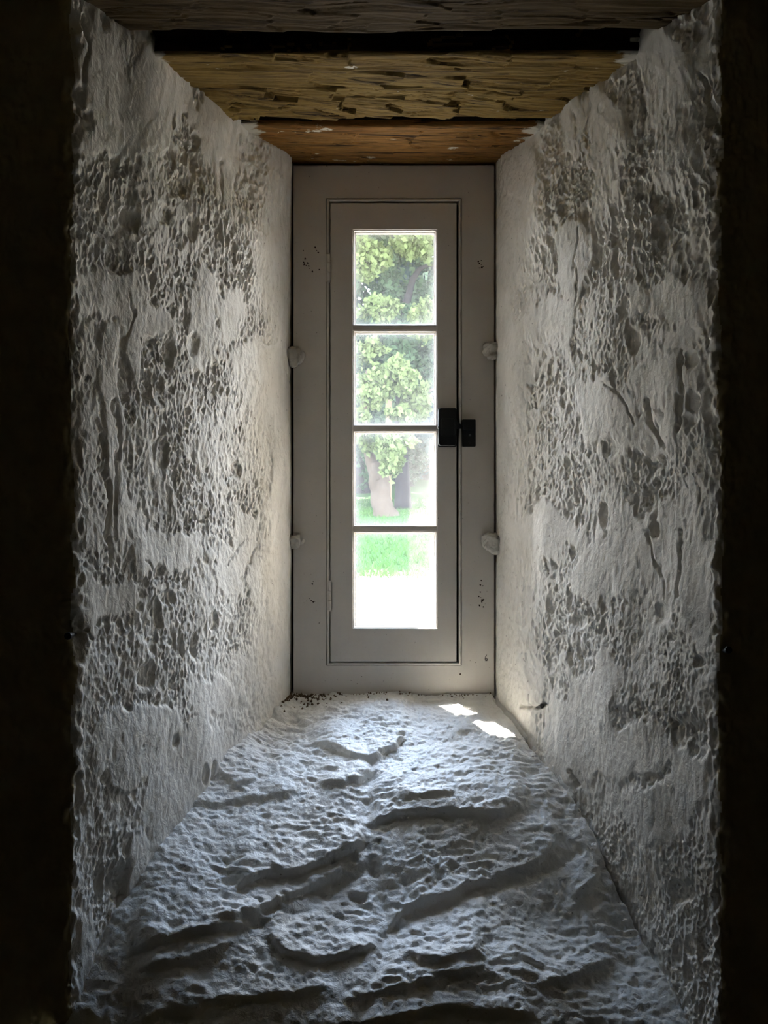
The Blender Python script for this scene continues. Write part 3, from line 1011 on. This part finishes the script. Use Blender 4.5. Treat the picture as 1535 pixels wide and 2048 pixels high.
# ---- mortar dabs over the frame fixings
def lump(px, py, sx, sy, sz, side, label, seed):
    bm = bmesh.new()
    bmesh.ops.create_icosphere(bm, subdivisions=5, radius=1.0)
    co = np.array([v.co[:] for v in bm.verts])
    n = co / np.linalg.norm(co, axis=1)[:, None]
    r = 1 + 0.24 * fbm(n[:, 0] * 1.7 + n[:, 1], n[:, 2] * 1.7 + 0.7 * n[:, 1], seed, 4) + 0.03 * fbm(n[:, 0] * 7, n[:, 2] * 7 + n[:, 1] * 5, seed + 3, 3)
    # squared-off, broken-under shape
    e = np.sign(n) * np.abs(n) ** 0.75
    co = e * r[:, None] * np.array([sx, sy, sz])
    co[:, 0] += (-1 if side == 'left' else 1) * np.maximum(-co[:, 2], 0) * 0.15
    for v, c in zip(bm.verts, co): v.co = c
    o = bm_obj('mortar_dab', bm, M['lump'], smooth=True)
    o.location = (fx(px), Y0 - 0.004, fz(py))
    tag(o, label, 'mortar', 'mortar dabs on the window frame edges', 'thing')


lump(586, 713, 0.022, 0.014, 0.021, 'left', 'upper left dab of pale mortar on the window frame edge, hinge side', 3)
lump(588, 1082, 0.020, 0.013, 0.015, 'left', 'lower left dab of pale mortar on the window frame edge, hinge side', 8)
lump(987, 703, 0.024, 0.015, 0.019, 'right', 'upper right dab of pale mortar on the window frame edge above the latch', 14)
lump(988, 1086, 0.026, 0.016, 0.022, 'right', 'lower right dab of pale mortar on the window frame edge below the latch', 21)


# ---- nails in the arrises
def nail(a, b, r, label):
    bm = bmesh.new()
    add_cyl(bm, a, b, r * 0.8, r, 10)
    v = (Vector(b) - Vector(a)).normalized()
    add_cyl(bm, b, Vector(b) + v * 0.002, r * 1.7, r * 1.5, 10)
    o = bm_obj('iron_nail', bm, M['iron'], smooth=False)
    tag(o, label, 'nail', 'iron nails in the plaster edges', 'thing')


nail(at(1428, 1306, 1.62), at(1456, 1300, 1.548), 0.0035, 'black iron nail in the right plaster corner, low beside the dark wall')
nail(at(160, 1264, 1.62), at(136, 1272, 1.548), 0.0035, 'black iron nail in the left plaster corner, low beside the dark wall')
nail(at(1060, 1416, 2.13), at(1083, 1412, 2.055), 0.0030, 'dark iron peg in the right wall just above the sunlit sill')

# ---- crumbs along the back of the sill
rng = np.random.default_rng(4)
V, F = [], []
oct_ = np.array([(1, 0, 0), (-1, 0, 0), (0, 1, 0), (0, -1, 0), (0, 0, 1), (0, 0, -1)], float)
of = np.array([(0, 2, 4), (2, 1, 4), (1, 3, 4), (3, 0, 4), (2, 0, 5), (1, 2, 5), (3, 1, 5), (0, 3, 5)])
SDEP = bpy.context.evaluated_depsgraph_get()
bvh = BVHTree.FromObject(sill, SDEP)


def sill_z(x, y):
    hit = bvh.ray_cast(Vector((x, y, EYE + 0.2)), Vector((0, 0, -1)))
    return hit[0].z if hit[0] is not None else EYE - 0.4


for k in range(260):
    if k < 170:
        x = fx(560 + abs(rng.normal(0, 60))); y = 2.236 - abs(rng.normal(0, 0.018)) - 0.06 * max(0, (600 - (x / D_BACK * FPX + CX)) / 60) * rng.random()
    else:
        x = fx(rng.uniform(580, 985)); y = 2.237 - abs(rng.normal(0, 0.006))
    x = max(x, -half_width('left', y) + 0.004)
    r = rng.uniform(0.0012, 0.0036) * (0.7 if k > 170 else 1)
    base = len(V) * 6
    p = oct_ * r * rng.uniform(0.6, 1.4, (6, 3))
    a = rng.uniform(0, 6.28)
    R = np.array([(math.cos(a), -math.sin(a), 0), (math.sin(a), math.cos(a), 0), (0, 0, 1)])
    V.append(p @ R.T + np.array([x, y, sill_z(x, y) + r * 0.4]))
    F.append(of + base)
me = np_mesh('plaster_crumbs', np.concatenate(V), np.concatenate(F))
tag(link_mesh('plaster_crumbs', me, M['crumb']), 'brown crumbs and dirt fallen along the back of the sill', 'crumbs', kind='stuff')

# ------------------------------------------------------------------ outside
GD = np.array([2.3, 4.0, 8.5, 11.0, 14.0, 20.0, 30.0, 60.0, 120.0])
GZ = np.array([-0.78, -0.62, -0.56, -0.33, -0.06, 0.06, 1.0, 2.2, 3.0])


def ground_z(x, d):
    return np.interp(d, GD, GZ) + EYE


def ground(name, d0, d1, w, n, m, mat, dz=0.0, bumpy=0.0):
    ds = np.linspace(0, 1, n) ** 1.6 * (d1 - d0) + d0
    xs = np.linspace(-w, w, m)
    Xg, Dg = np.meshgrid(xs, ds)
    Z = ground_z(Xg, Dg) + dz + bumpy * fbm(Xg / 2.0, Dg / 2.0, 77, 3)
    V = np.stack([Xg, Dg, Z], -1)
    me = np_mesh(name, V.reshape(-1, 3), grid_faces(n, m))
    return link_mesh(name, me, mat, smooth=True)


g = ground('ground', 8.3, 110, 60, 140, 120, M['lawn'], 0.0, 0.03)
tag(g, 'green lawn rising to the trees outside', 'lawn', kind='structure')
g = ground('path', 2.41, 8.6, 20, 40, 60, M['gravel'], 0.015, 0.004)
tag(g, 'sunlit pale gravel path just outside the window', 'path', kind='structure')

# grass blades on the visible lawn
rng = np.random.default_rng(12)
n = 9000
D = 8.45 + 14 * rng.random(n) ** 1.5
X = (rng.uniform(-0.085, 0.105, n)) * D
hgt = rng.uniform(0.03, 0.085, n)
wd = rng.uniform(0.006, 0.014, n)
an = rng.uniform(0, 6.28, n)
lean = rng.normal(0, 0.03, (n, 2))
Z = ground_z(X, D) - 0.01
b0 = np.stack([X - wd * np.cos(an), D - wd * np.sin(an), Z], 1)
b1 = np.stack([X + wd * np.cos(an), D + wd * np.sin(an), Z], 1)
tp = np.stack([X + lean[:, 0], D + lean[:, 1], Z + hgt], 1)
V = np.stack([b0, b1, tp], 1).reshape(-1, 3)
me = np_mesh('lawn_grass', V, np.arange(3 * n).reshape(-1, 3))
tag(link_mesh('lawn_grass', me, M['blade']), 'short sunlit grass blades on the lawn outside', 'grass', kind='stuff')


def foliage(name, blobs, n, size, mat, parent, seed, droop=0.0, needle=1.6):
    """leaf mesh: n pointed leaves spread over ellipsoid clumps (cx, cy, cz, rx, ry, rz)"""
    rg = np.random.default_rng(seed)
    w = np.array([b[3] * b[5] for b in blobs]); w = w / w.sum()
    nt = max(40, n // 45)                      # twigs, each a small tuft of leaves
    tb = rg.choice(len(blobs), nt, p=w)
    v = rg.normal(size=(nt, 3)); v /= np.linalg.norm(v, axis=1)[:, None]
    BB = np.array(blobs)
    tc = BB[tb, :3] + v * (rg.random(nt) ** 0.4)[:, None] * BB[tb, 3:]
    ti = rg.integers(0, nt, n)
    c = tc[ti] + rg.normal(size=(n, 3)) * (0.17 * BB[tb[ti], 3:])
    ax = rg.normal(size=(n, 3)); ax[:, 2] -= droop
    ax /= np.linalg.norm(ax, axis=1)[:, None]
    t = np.cross(ax, rg.normal(size=(n, 3))); t /= np.linalg.norm(t, axis=1)[:, None]
    s = size * rg.uniform(0.6, 1.3, n)[:, None]
    q = np.stack([c - ax * s * needle * 0.5, c + t * s * 0.5, c + ax * s * needle * 0.5, c - t * s * 0.5], 1)
    me = np_mesh(name, q.reshape(-1, 3), np.arange(4 * n).reshape(-1, 4))
    return link_mesh(name, me, mat, parent)


def limb(name, pts, radii, mat, parent, seed=0, n=14, rough=0.12):
    P = np.array([Vector(p)[:] for p in pts]); R = np.array(radii, float)
    t = np.linspace(0, len(P) - 1, (len(P) - 1) * 8 + 1)
    Q = np.stack([np.interp(t, np.arange(len(P)), P[:, i]) for i in range(3)], 1)
    for _ in range(3):
        Q[1:-1] = 0.25 * Q[:-2] + 0.5 * Q[1:-1] + 0.25 * Q[2:]
    r = np.interp(t, np.arange(len(P)), R)
    T = np.gradient(Q, axis=0); T /= np.linalg.norm(T, axis=1)[:, None]
    ref = np.array([0.3, 1, 0.1])
    A = np.cross(T, ref); A /= np.linalg.norm(A, axis=1)[:, None]
    Bv = np.cross(T, A)
    a = np.linspace(0, 2 * math.pi, n, endpoint=False)
    nz = 1 + rough * fbm(np.cos(a)[None] * 1.5 + t[:, None] * 1.1, np.sin(a)[None] * 1.5 + t[:, None] * 0.7, seed, 3)
    V = Q[:, None] + (A[:, None] * np.cos(a)[None, :, None] + Bv[:, None] * np.sin(a)[None, :, None]) * (r[:, None] * nz)[..., None]
    m = len(Q)
    F = []
    for i in range(m - 1):
        for k in range(n):
            F.append((i * n + k, i * n + (k + 1) % n, (i + 1) * n + (k + 1) % n, (i + 1) * n + k))
    V = V.reshape(-1, 3)
    V = np.concatenate([V, Q[:1], Q[-1:]])
    for k in range(n):
        F.append((m * n, (k + 1) % n, k, k)) if False else None
    me = np_mesh(name, V, np.array(F))
    b = bmesh.new(); b.from_mesh(me)
    bmesh.ops.delete(b, geom=[v for v in b.verts if not v.link_faces], context='VERTS')
    bmesh.ops.holes_fill(b, edges=[e for e in b.edges if e.is_boundary])
    bmesh.ops.recalc_face_normals(b, faces=b.faces)
    b.to_mesh(me); b.free()
    return link_mesh(name, me, mat, parent, smooth=True)


def blob(px, py, d, rpx, rpy, rd=None):
    p = at(px, py, d)
    return (p.x, p.y, p.z, rpx / FPX * d, rd or rpx / FPX * d, rpy / FPX * d)


# 1 the leaning tree on the lawn
base = at(768, 1036, 14.0)
t1 = empty('leaning_tree', base)
tag(t1, 'old leaning tree with thick pale trunk and yellow-green hanging leaves on the lawn', 'tree', 'trees beyond the lawn')
limb('trunk', [at(772, 1046, 14), at(768, 1020, 14), at(762, 985, 14), at(757, 955, 14), at(750, 925, 14)], [0.19, 0.150, 0.135, 0.125, 0.10], M['bark'], t1, 3, 20, 0.22)
limb('branch', [at(757, 960, 14), at(744, 930, 14), at(732, 885, 14), at(727, 820, 14), at(735, 740, 14)], [0.12, 0.085, 0.06, 0.045, 0.03], M['bark'], t1, 5)
limb('branch', [at(758, 965, 14), at(768, 935, 14.2), at(790, 880, 14.4), at(800, 820, 14.5), at(790, 760, 14.6)], [0.11, 0.08, 0.06, 0.045, 0.03], M['bark_dark'], t1, 6)
limb('branch', [at(800, 822, 14.5), at(830, 790, 14.6), at(880, 775, 14.7)], [0.04, 0.03, 0.015], M['bark'], t1, 7)
foliage('foliage', [blob(775, 905, 13.6, 26, 42), blob(792, 935, 13.6, 14, 18), blob(800, 885, 13.8, 40, 18), blob(722, 880, 13.8, 22, 26),
                    blob(790, 755, 14, 36, 38), blob(745, 775, 14, 34, 40), blob(840, 800, 14.4, 30, 36), blob(722, 830, 14, 20, 26), blob(800, 830, 14, 26, 20),
                    blob(735, 520, 14.6, 40, 40), blob(830, 490, 14.6, 46, 26), blob(755, 620, 14.6, 40, 26), blob(850, 640, 15, 30, 40), blob(730, 700, 14.6, 40, 22)],
        16000, 0.058, M['leaf_yellow'], t1, 21, 0.8)



def shade_canopy(parent, ds, x0, x1, seed):  # unseen leaf canopy added overhead to shade the lawn and trunks
    bl = [(x + 0.5 * math.sin(3 * d + x), d, EYE + 5.5 + 0.20 * (d - 11) + 0.3 * math.sin(x * 2 + d), 2.0, 1.9, 1.0) for x in np.arange(x0, x1, 2.1) for d in ds]
    foliage('shade_canopy', bl, 650 * len(bl), 0.42, M['leaf_green'], parent, seed, 0.3, 1.3)


shade_canopy(t1, (12.3, 15.0), -5.6, 3.6, 27)

# 2 the tree with a crooked limb
base = at(806, 1010, 19.0)
t2 = empty('crooked_tree', base)
tag(t2, 'green tree with a dark crooked limb arching behind the top pane', 'tree', 'trees beyond the lawn')
limb('trunk', [at(806, 1022, 19), at(803, 900, 19), at(800, 760, 19), at(806, 650, 19), at(816, 590, 19)], [0.17, 0.12, 0.105, 0.09, 0.075], M['bark_dark'], t2, 9)
limb('branch', [at(814, 600, 19), at(824, 560, 19), at(838, 538, 19), at(858, 530, 19), at(885, 534, 19)], [0.07, 0.06, 0.045, 0.03, 0.015], M['bark_dark'], t2, 10)
foliage('foliage', [blob(800, 690, 18.5, 34, 60, 0.3), blob(812, 640, 18.5, 20, 30, 0.2), blob(800, 800, 18.5, 34, 60, 0.3), blob(740, 500, 19.5, 60, 40, 0.5), blob(835, 500, 19.6, 60, 30, 0.5), blob(790, 590, 19.6, 50, 46, 0.5), blob(850, 610, 19.6, 40, 50, 0.5), blob(770, 660, 19.6, 70, 30, 0.5),
                    blob(720, 760, 19.6, 36, 60, 0.5), blob(850, 730, 19.6, 40, 60, 0.5), blob(790, 700, 19.6, 60, 26, 0.5), blob(715, 560, 19.6, 26, 26, 0.5)],
        16000, 0.075, M['leaf_green'], t2, 31, 0.2)

shade_canopy(t2, (17.6, 20.2), -7.0, 6.0, 29)

# 3 blue-green conifers behind
t3 = empty('conifer', at(800, 975, 27.0))
tag(t3, 'tall blue-green conifer at the centre of the top pane behind the leafy trees', 'tree', 'trees beyond the lawn')
limb('trunk', [at(800, 985, 27), at(802, 700, 27), at(804, 440, 27)], [0.3, 0.2, 0.04], M['bark_dark'], t3, 12)
foliage('foliage', [blob(800, 500, 27, 34, 50), blob(795, 580, 27, 50, 60), blob(800, 680, 27, 60, 70), blob(805, 800, 27, 62, 80), blob(800, 900, 27, 60, 60)], 16000, 0.095, M['leaf_blue'], t3, 41, 0.5, 2.2)
t4 = empty('conifer', at(858, 965, 29.0))
tag(t4, 'blue-grey conifer at the right edge of the third pane', 'tree', 'trees beyond the lawn')
limb('trunk', [at(862, 972, 29), at(862, 800, 29), at(862, 640, 29)], [0.3, 0.2, 0.04], M['bark_dark'], t4, 13)
foliage('foliage', [blob(862, 700, 29, 22, 60), blob(862, 800, 29, 34, 70), blob(860, 890, 29, 40, 50), blob(850, 910, 29, 30, 30)], 9000, 0.10, M['leaf_blue'], t4, 43, 0.5, 2.2)
t5 = empty('broad_tree', at(715, 975, 24.0))
tag(t5, 'mid green broad tree behind the left edge of the panes', 'tree', 'trees beyond the lawn')
limb('trunk', [at(716, 1005, 24), at(717, 900, 24), at(722, 700, 24)], [0.3, 0.2, 0.06], M['bark_dark'], t5, 14)
foliage('foliage', [blob(712, 500, 24, 26, 40), blob(730, 680, 24, 40, 50), blob(715, 780, 24, 36, 60), blob(710, 870, 24, 34, 60), blob(718, 950, 24, 26, 40), blob(750, 820, 24, 36, 60)], 14000, 0.09, M['leaf_green'], t5, 47, 0.2)
shade_canopy(t5, (22.8, 25.4, 28.0, 30.6), -9.0, 8.0, 33)
t6 = empty('dark_shrub', at(822, 958, 26.0))
tag(t6, 'dark round shrub in the shade right of the leaning trunk', 'shrub')
limb('stem', [at(822, 985, 26), at(822, 940, 26)], [0.1, 0.05], M['bark_dark'], t6, 15)
foliage('foliage', [blob(822, 925, 26, 24, 36), blob(806, 900, 26, 20, 22)], 4000, 0.085, M['leaf_dark'], t6, 51, 0.2)

# the wood closing the view, plus side screens added to block sky light
wb_ = [(x + math.sin(d * 5 + x), d, EYE + 1.0 + 0.03 * d + z, 2.6, 1.6, 1.9) for d in (35.0, 38.0) for x in np.arange(-16, 17, 2.6) for z in (0.8, 3.6, 6.4, 9.0)]
wb_ += [(sx * (9 + 0.12 * (d - 15)), d, EYE + z, 1.6, 2.0, 1.9) for sx in (-1, 1) for d in np.arange(16, 35, 2.8) for z in (1.0, 3.6, 6.2)]  # unseen screens at the sides, added to cut low sky light
wd_ = foliage('woodland', wb_, 420 * len(wb_), 0.42, M['leaf_dark'], None, 71, 0.2, 1.4)
tag(wd_, 'dense dark green woodland closing the garden behind the trees, with added shade screens at its sides', 'woodland', kind='stuff')

# 4 the pale post
bm = bmesh.new()
pb, pt = at(777, 1020, 17.0), at(777, 786, 17.0)
add_box(bm, pb.x - 0.052, pb.x + 0.052, 16.95, 17.05, ground_z(0, 17.0) - 0.05, pt.z)
po_ = bm_obj('wooden_post', bm, M['postwood'], bevel=0.012)
tag(po_, 'pale weathered square wooden post standing among the leaves', 'post')
